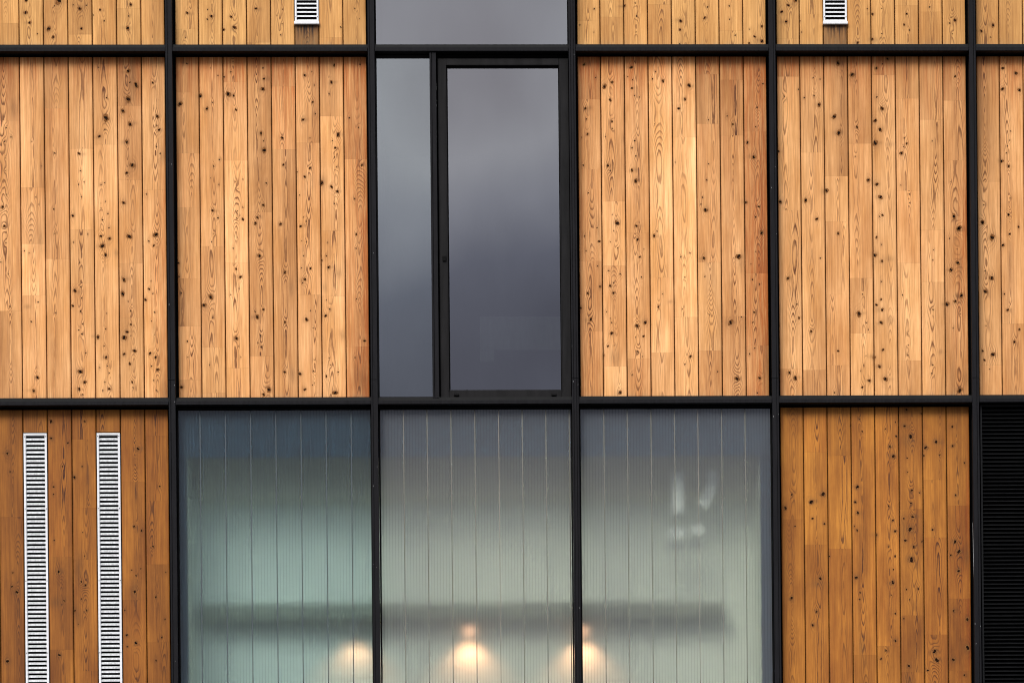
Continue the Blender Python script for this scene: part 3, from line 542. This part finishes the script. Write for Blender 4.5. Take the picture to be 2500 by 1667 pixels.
# ------------------------------------------------------------------ vents
def vent(x0, x1, z0, z1, pitch, sill=False, colf=GALV, fcol=None):
    e = empty('louvre_vent', parent=B)
    fw = .0125 if not sill else .011
    y0 = PD-.004
    f = MB()
    f.cbox(x0, x0+fw, y0, PD+.03, z0, z1, .001); f.cbox(x1-fw, x1, y0, PD+.03, z0, z1, .001)
    f.cbox(x0+fw, x1-fw, y0, PD+.03, z1-fw, z1, .001); f.cbox(x0+fw, x1-fw, y0, PD+.03, z0, z0+fw*.7, .001)
    k = z1-.02
    while k > z0+.1 and not sill:
        for xx in (x0+.006, x1-.006):
            f.box(xx-.0022, xx+.0022, y0-.0018, y0, k-.0022, k+.0022, 1)
        k -= .43
    if sill:
        for xx in (x0+.0055, x1-.0055): f.box(xx-.002, xx+.002, y0-.0018, y0, z0+.028, z0+.032, 1)
    f.build('frame', [fcol or colf, GASKET], e)
    s = MB(); z = z1-fw-.004; rng = random.Random(int(x0*100)); n = 0
    while z-pitch > z0:
        h = pitch*(.26 if sill else .36); dj = rng.uniform(-.0006, .0006)
        s.prism([(PD+.0015+dj, z-pitch), (PD+.0015+dj, z-pitch+h), (PD+.0035+dj, z-pitch+h), (PD+.012, z-pitch+h+.006), (PD+.012, z-pitch+h+.005), (PD+.0030+dj, z-pitch+h-.001), (PD+.0030+dj, z-pitch)], x0+fw, x1-fw)
        z -= pitch
    s.build('louvre_blades', colf, e)
    bk = MB(); bk.box(x0+.001, x1-.001, PD+.031, PD+.04, z0, z1); bk.build('back_plate', GASKET, e)
    if sill:
        t = MB(); t.cbox(x0-.004, x1+.004, PD-.022, PD+.02, z0-.017, z0-.0005, .0012); t.build('sill', WHITE, e)
    return e
for b in (2, 5):
    e = vent(eL[b]+.0035, eL[b+1]-.0035, ZC[3]+.065, vt-.006, .0257, fcol=WHITE)
    e['label'] = 'tall galvanised slatted vent'
for ed, b, vz in ((eT2, 5, v1z), (eT5, 2, v2z)):
    e = vent(ed[b]+.001, ed[b+1]-.001, vz+.006, vz+CUTH-.002, .0248, True, WHITE)
    e['label'] = 'short white slatted vent with a sill'

# dark weather stain under each short vent: wet streaks soaked into the board end
# black louvre panel, lower right bay
def black_louvre(i):
    e = empty('louvre_panel', parent=B); e['label'] = 'black metal louvre panel'
    x0, x1 = MX[i]+CW+.010, MX[i+1]-CW-.010; z0, z1 = R2[0], R2[1]+.006
    f = MB()
    f.cbox(x0, x0+.012, PD-.035, PD+.05, z0, z1, .001); f.cbox(x1-.012, x1, PD-.035, PD+.05, z0, z1, .001)
    f.box(x0+.012, x1-.012, PD-.03, PD+.05, z1-.010, z1); f.build('frame', CAPD, e)
    s = MB(); z = z1-.012; p = .0237
    while z-p > z0:
        s.prism([(PD-.028, z-p), (PD-.028, z-p+.003), (PD-.008, z-p+.0155), (PD+.02, z-p+.0235), (PD+.02, z-p+.0220), (PD-.006, z-p+.012)], x0+.012, x1-.012)
        z -= p
    s.build('louvre_blades', BLACKM, e)
black_louvre(6)
# thin pale strip, widening downward, standing in the joint beside the louvre
xa, za = at(2374.5, 1275, .03); xb, zb = at(2383.5, 1667, .03)
m = MB(); k = (xb-xa)/(zb-za); zl = R2[0]; xl = xa+k*(zl-za)
i0 = len(m.v); m.v += [(xa, .028, za), (xa+.0006, .028, za), (xl+.0042, .028, zl), (xl, .028, zl), (xa, .031, za), (xa+.0006, .031, za), (xl+.0042, .031, zl), (xl, .031, zl)]
for f in ((0, 3, 2, 1), (4, 5, 6, 7), (0, 1, 5, 4), (1, 2, 6, 5), (2, 3, 7, 6), (3, 0, 4, 7)): m.f.append(f); m.m.append(0)
m.build('pale_strip', GALV, B)

# ------------------------------------------------------------------ windows
def pane_obj(x0, x1, z0, z1, y, mat, parent, seams=None, seam_mats=None, th=.006):
    m = MB(); m.box(x0, x1, y, y+th, z0, z1); m.m = [len(seam_mats)+1]*6; m.m[2] = 0
    if seams:
        for (sx, sw, mi) in seams: m.box(sx-sw/2, sx+sw/2, y-.0012, y-.0002, z0, z1, mi)
    return m.build('pane', [mat]+seam_mats+[CLEARBACK], parent)
def flat_pane(x0, x1, z0, z1, y, mat, parent, name='pane'):
    m = MB(); m.quad((x0, y, z0), (x1, y, z0), (x1, y, z1), (x0, y, z1)); return m.build(name, mat, parent)
def rim(m, x0, x1, z0, z1, y0, y1, wl, wr, wt, wb, mi=0, b=.0012):
    m.cbox(x0, x0+wl, y0, y1, z0, z1, b, mi); m.cbox(x1-wr, x1, y0, y1, z0, z1, b, mi)
    m.cbox(x0+wl, x1-wr, y0, y1, z1-wt, z1, b, mi); m.cbox(x0+wl, x1-wr, y0, y1, z0, z0+wb, b, mi)

xL, xR = MX[3]+CW, MX[4]-CW
# fixed pane above
W1 = empty('window', parent=B); W1['label'] = 'grey reflective pane above the opening window'
m = MB(); rim(m, xL+.001, xR-.001, R0[0]+.003, R0[1], .076, .10, .0065, .0065, .004, .004); m.build('frame', GASKET, W1)
flat_pane(xL+.006, xR-.006, R0[0]+.005, R0[1]-.003, .0775, GLASS, W1)
# window with fixed side light and tall opening sash
W2 = empty('window', parent=B); W2['label'] = 'tall window with a narrow side light and a wide opening sash'
zt = at(1000, 141.8, .075)[1]; zl = at(1000, 969.5, .075)[1]
m = MB()
xm0, _ = at(1048.2, 130, .012); xm1, _ = at(1064.2, 130, .012)
m.cbox(xm0, xm0+.0115, .012, .03, R1[0]-.004, ZC[1]-.0015, .0012); m.cbox(xm0+.0140, xm1, .012, .03, R1[0]-.004, ZC[1]-.0015, .0012)
m.box(xm0+.003, xm1-.003, .02, .10, R1[0]-.002, ZC[1]-.002, 1)
m.box(xL+.001, xm0, .076, .10, zt, ZC[1]-.0015, 1); m.box(xL+.0005, xL+.0085, .074, .10, R1[0]-.002, zt, 1)
m.build('frame', [CAP, CAPD], W2)
flat_pane(xL+.0065, xm0+.004, zl-.02, zt+.0, .0775, GLASS_T, W2)
sx0, szt = at(1067.8, 143.2, .04); sx1, _ = at(1387.2, 143.2, .04); _, szb = at(1200, 973.0, .04)
SA = empty('sash', parent=W2)
gx0, gzt = at(1092.2, 167.5, .068); gx1, _ = at(1362.2, 167.5, .068); _, gzb = at(1230, 950.5, .068)
ox0, ozt = at(1089.2, 159.6, .04); ox1, _ = at(1364.0, 159.6, .04); _, ozb = at(1230, 951.3, .04)
m = MB(); rim(m, sx0, sx1, szb, szt, .040, .075, ox0-sx0, sx1-ox1, szt-ozt, ozb-szb, 0, .0018)
rim(m, ox0+.0003, ox1-.0003, ozb-.002, ozt-.0003, .062, .076, gx0-ox0, ox1-gx1, ozt-gzt, .004, 1)
# raised inner bead on the sash profile
m.cbox(ox0-.006, ox0-.0002, .0375, .0398, ozb-.006, ozt+.006, .0008); m.cbox(ox1+.0002, ox1+.006, .0375, .0398, ozb-.006, ozt+.006, .0008)
m.cbox(ox0, ox1, .0375, .0398, ozt+.0002, ozt+.006, .0008)
m.parent_ = None
fr = m.build('sash', [SASHM, GASKET], W2); bpy.data.objects.remove(SA)
flat_pane(gx0-.003, gx1+.003, gzb-.004, gzt+.003, .0685, GLASS, W2)
lx, lz = at(1085, 631.5, .036); m = MB(); m.cbox(lx-.011, lx+.011, .032, .0372, lz-.016, lz+.016, .0025); m.build('lock_plate', GASKET, W2)
for hx in (1114.5, 1352.5):
    x_, z_ = at(hx, 964.0, .036); m = MB(); m.cbox(x_-.0145, x_+.0145, .030, .0395, z_-.0065, z_+.0065, .003); m.build('hinge_cap', GASKET, W2)
m = MB(); m.box(sx1+.0005, xR, .070, .10, R1[0], ZC[1]-.002); m.box(xm1, sx1, .078, .10, szt, ZC[1]-.002); m.build('gasket', GASKET, W2)

# three frosted ribbed windows
zt2 = at(1100, 1000.0, .07)[1]
zspan = at(1100, 1115.5, .125)[1]
def frosted(i, mat, seam_px, whites, seam_m, label, tilt=0):
    Wd = empty('window', parent=B); Wd['label'] = label
    a, b = MX[i]+CW, MX[i+1]-CW
    m = MB(); m.box(a+.0003, a+.0095, .068, .10, R2[0], zt2); m.box(b-.0095, b-.0003, .068, .10, R2[0], zt2)
    m.box(a+.0003, b-.0003, .068, .10, zt2, ZC[2]-.0005); m.build('frame', GASKET, Wd)
    seams = [(at(p, 1000, .07)[0], .0064, 1) for p in seam_px]+[(at(p, 1000, .07)[0], .0040, 2) for p in whites]
    pane_obj(a+.008, b-.008, R2[0], zt2+.002, .0705, mat, Wd, seams, [seam_m, SEAMW], th=.006)
    return Wd
frosted(2, POLY1, [400+k/2.217 for k in (195, 332, 468.5, 605, 741, 877, 1013)], [], SEAM1, 'teal frosted ribbed window at the left of the lower row')
frosted(3, POLY2, [880+k/2.218 for k in (232, 360, 489, 618, 875, 1003, 1130)], [880+747.5/2.218], SEAM2, 'frosted ribbed window below the opening window')
frosted(4, POLY3, [1380+k/2.217 for k in (208, 335, 463, 590, 845, 972)], [1380+717/2.217], SEAM2, 'frosted ribbed window with blurred pale shapes behind it')

# ------------------------------------------------------------------ shell and rooms
XA, XB = MX[0]-.02, MX[-1]+.02
m = MB()
m.box(XA, XB, .115, .30, 0, ZBOT)                                    # base wall
m.box(XA, XA+.2, .115, 9, ZBOT, ZTOP); m.box(XB-.2, XB, .115, 9, ZBOT, ZTOP)
m.box(XA, XB, 9, 9.2, 0, ZTOP); m.box(XA, XA+.2, .30, 9, 0, ZBOT); m.box(XB-.2, XB, .30, 9, 0, ZBOT)
m.build('outer_wall', RENDER, B)
m = MB(); m.box(XA-.03, XB+.03, -.01, 9.25, ZTOP, ZTOP+.12); m.build('roof', RENDER, B)
m = MB(); m.box(XA, XB, .11, .1145, .0, ZBOT-.003); m.build('plinth_cladding', CAPD, B)
m = MB()                                                             # dark membrane behind the timber bays
for i in (0, 1, 5, 6, 7): m.box(MX[i], MX[i+1], .135, .15, ZC[3], ZTOP-.001)
for i in (2, 4): m.box(MX[i], MX[i+1], .135, .15, ZC[2]-.02, ZTOP-.001)
m.build('backing_wall', GASKET, B)
# upper dark room behind the opening window
m = MB(); m.box(XA+.2, XB-.2, .16, 9, ZC[2]-.14, ZC[2]-.02); m.box(XA+.2, XB-.2, .16, 9, ZC[1]+.03, ZC[1]+.20)
m.build('floor_slab', DARKROOM, B)
m = MB(); m.box(MX[3]-.02, MX[4]+.02, 2.4, 2.5, ZC[2]-.02, ZC[1]+.03)
m.box(MX[3]-.12, MX[3]-.02, .155, 2.4, ZC[2]-.02, ZC[1]+.03); m.box(MX[4]+.02, MX[4]+.12, .155, 2.4, ZC[2]-.02, ZC[1]+.03)
m.build('inner_wall', DARKROOM, B)
m = MB(); m.box(MX[3]-.02, MX[4]+.02, .30, .32, ZC[1]+.21, ZTOP-.001); m.build('spandrel_board', DARKROOM, B)
m = MB(); xa, za = at(1171, 773, 1.5); xb, zb = at(1420, 853, 1.5); xc_, zc_ = at(1206, 882, 1.5)
m.box(xa, min(xb, MX[4]), 1.5, 1.53, zb, za); m.box(xa, xc_, 1.5, 1.53, zc_, zb-.0005); m.build('lining_board', plain('grey_lining', (.26, .29, .28), .8), B)
m = MB(); rs = random.Random(4)
for k in range(26):
    px_ = 1066.3+rs.uniform(-.3, .3); py_ = rs.uniform(185, 500); X_, Z_ = at(px_, py_, .037); h_ = rs.uniform(.001, .006)
    m.box(X_-.0006, X_+.0007, .0365, .0375, Z_-h_, Z_+h_)
sl_ = m.build('sealant', plain('old_sealant', (.30, .29, .27), .7, .2), W2); sl_['kind'] = 'stuff'
# lower room: shallow pale room behind the frosted glazing
YW = .62
xl, _ = at(458, 1300, .16); xr, _ = at(1856, 1300, .16)
m = MB()
m.box(xl, xr, YW, YW+.08, ZC[3]-.02, ZC[2]-.15)
m.box(xl-.08, xl, .16, YW+.08, ZC[3]-.02, ZC[2]-.15); m.box(xr, xr+.08, .16, YW+.08, ZC[3]-.02, ZC[2]-.15)
m.build('room_lining', PALEWALL, B)
m = MB(); m.box(MX[2], MX[5], .155, YW+.1, ZC[3]-.14, ZC[3]-.02); m.build('room_floor', BEAMG, B)
m = MB(); m.box(MX[2]+.01, MX[5]-.01, .105, .125, zspan, ZC[2]-.005); m.build('spandrel_board', BLUEG, B)
for a, b, c, d in ((MX[2]+.005, MX[2]+.02, MX[2]+.02, xl-.001), (MX[5]-.02, MX[5]-.005, xr+.001, MX[5]-.02)):   # dark reveals either side
    m = MB(); m.box(a, b, .105, .155, ZC[3], zspan); m.box(c, d, .135, .155, ZC[3], zspan); m.build('reveal', BLUEG, B)
# added board across the wall top, standing in for the shade there
YB = YW-.17
m = MB(); _, bb = at(1100, 1215, YW-.12)
m.box(xl+.03, xr-.001, YW-.12, YW-.001, bb, ZC[2]-.15); m.build('wall_top_shade_board', SHADE_BD, B)
bx0, bz1 = at(485, 1474, YB); bx1, _ = at(1768, 1470, YB); _, bz0 = at(1100, 1508, YB)
m = MB(); m.cbox(bx0, bx1, YB, YW-.001, bz0, bz1, .002); m.build('wall_shelf', BEAMG, B)

# ------------------------------------------------------------------ lamps (lit) and the blurred pale shape
mm, nt, o = new_mat('lit_bulb')
em = nn(nt, 'ShaderNodeEmission', {'Color': (1, .55, .33, 1), 'Strength': 1.1}); nt.links.new(em.outputs[0], o.inputs[0]); BULB = mm
def wall_lamp(px, label, power, glow=True, up=0, off=.078):
    YL = YW-off
    cx, ztp = at(px, 1503, YL); _, zm = at(px, 1530-up, YL)
    t = empty('wall_lamp', (cx, YL, bz0)); tag(t, label, 'lamp', 'warm lamps under the shelf behind the frosted glazing')
    def loc(mb):
        mb.v = [(x-cx, y-YL, z-bz0) for x, y, z in mb.v]; return mb
    m = MB(); m.lathe([(0, bz0), (.032, bz0), (.034, zm), (.030, zm-.003), (0, zm-.003)], cx, YL, 20); loc(m).build('housing', LAMPM, t)
    m = MB(); m.lathe([(0, zm-.0035), (.018, zm-.0035), (.034, zm-.016), (.036, zm-.030), (.024, zm-.043), (0, zm-.047)], cx, YL, 20); loc(m).build('bulb', BULB if glow else LAMPM, t)
    sp = bpy.data.lights.new('wall_lamp_light', 'SPOT'); sp.energy = power; sp.color = (1, .46, .25); sp.spot_size = math.radians(114); sp.spot_blend = .42; sp.shadow_soft_size = .02
    so_ = bpy.data.objects.new('light', sp); sc.collection.objects.link(so_); so_.parent = t; so_.location = (0, .0, zm-bz0-.052); so_.rotation_euler = (math.radians(8), 0, 0)
wall_lamp(866, 'warm lamp glow at the right edge of the teal frosted window', 1.9, False, 6, .10)
wall_lamp(1146, 'lit lamp in the middle of the frosted window below the opening window', 2.9)
wall_lamp(1421, 'lit lamp half hidden behind the mullion right of the middle frosted window', 2.9)

SHAPE_W = plain('pale_shape_coat', (.85, .9, .88), .5, .3, 0, .02)
SHAPE_D = plain('dark_shape_coat', (.36, .39, .37), .6, .3, 0, .02)
YF = .34
def strokes(m, pts, wd, mi=0):
    for (ax, ay), (bx, by) in zip(pts[:-1], pts[1:]):
        X0, Z0 = at(1380+ax/2.217, 960+ay/2.217, YF); X1, Z1 = at(1380+bx/2.217, 960+by/2.217, YF)
        d = Vector((X1-X0, 0, Z1-Z0)).normalized(); X0 -= d.x*.006; Z0 -= d.z*.006; X1 += d.x*.006; Z1 += d.z*.006; n = Vector((-d.z, 0, d.x))*wd/2
        i = len(m.v)
        for y in (YF-.01, YF+.01):
            m.v += [(X0+n.x, y, Z0+n.z), (X0-n.x, y, Z0-n.z), (X1-n.x, y, Z1-n.z), (X1+n.x, y, Z1+n.z)]
        for f in ((0, 1, 2, 3), (7, 6, 5, 4), (0, 4, 5, 1), (1, 5, 6, 2), (2, 6, 7, 3), (3, 7, 4, 0)): m.f.append(tuple(i+q for q in f)); m.m.append(mi)
fx, fz = at(1660, 1330, YF)
T = empty('pale_shape', (fx, YF, fz)); tag(T, 'blurred pale bracket of upright and curved bars behind the right frosted window', 'shape')  # unidentified blurred shapes, built as simple pale and dark bars
def shape_bar(name, pts, wd, mat):
    m = MB(); strokes(m, pts, wd); m.v = [(x-fx, y-YF, z-fz) for x, y, z in m.v]; m.build(name, mat, T)
shape_bar('upright_bar', [(610, 430), (610, 640)], .066, SHAPE_W)
shape_bar('curved_bar', [(792, 430), (794, 470), (790, 505), (780, 540), (765, 572), (745, 602)], .062, SHAPE_W)
shape_bar('short_bar', [(570, 755), (640, 755)], .056, SHAPE_W)
shape_bar('short_bar', [(690, 740), (740, 740)], .05, SHAPE_W)
shape_bar('dark_bar', [(560, 830), (630, 830)], .05, SHAPE_D)
shape_bar('dark_bar', [(670, 820), (740, 820)], .04, SHAPE_D)
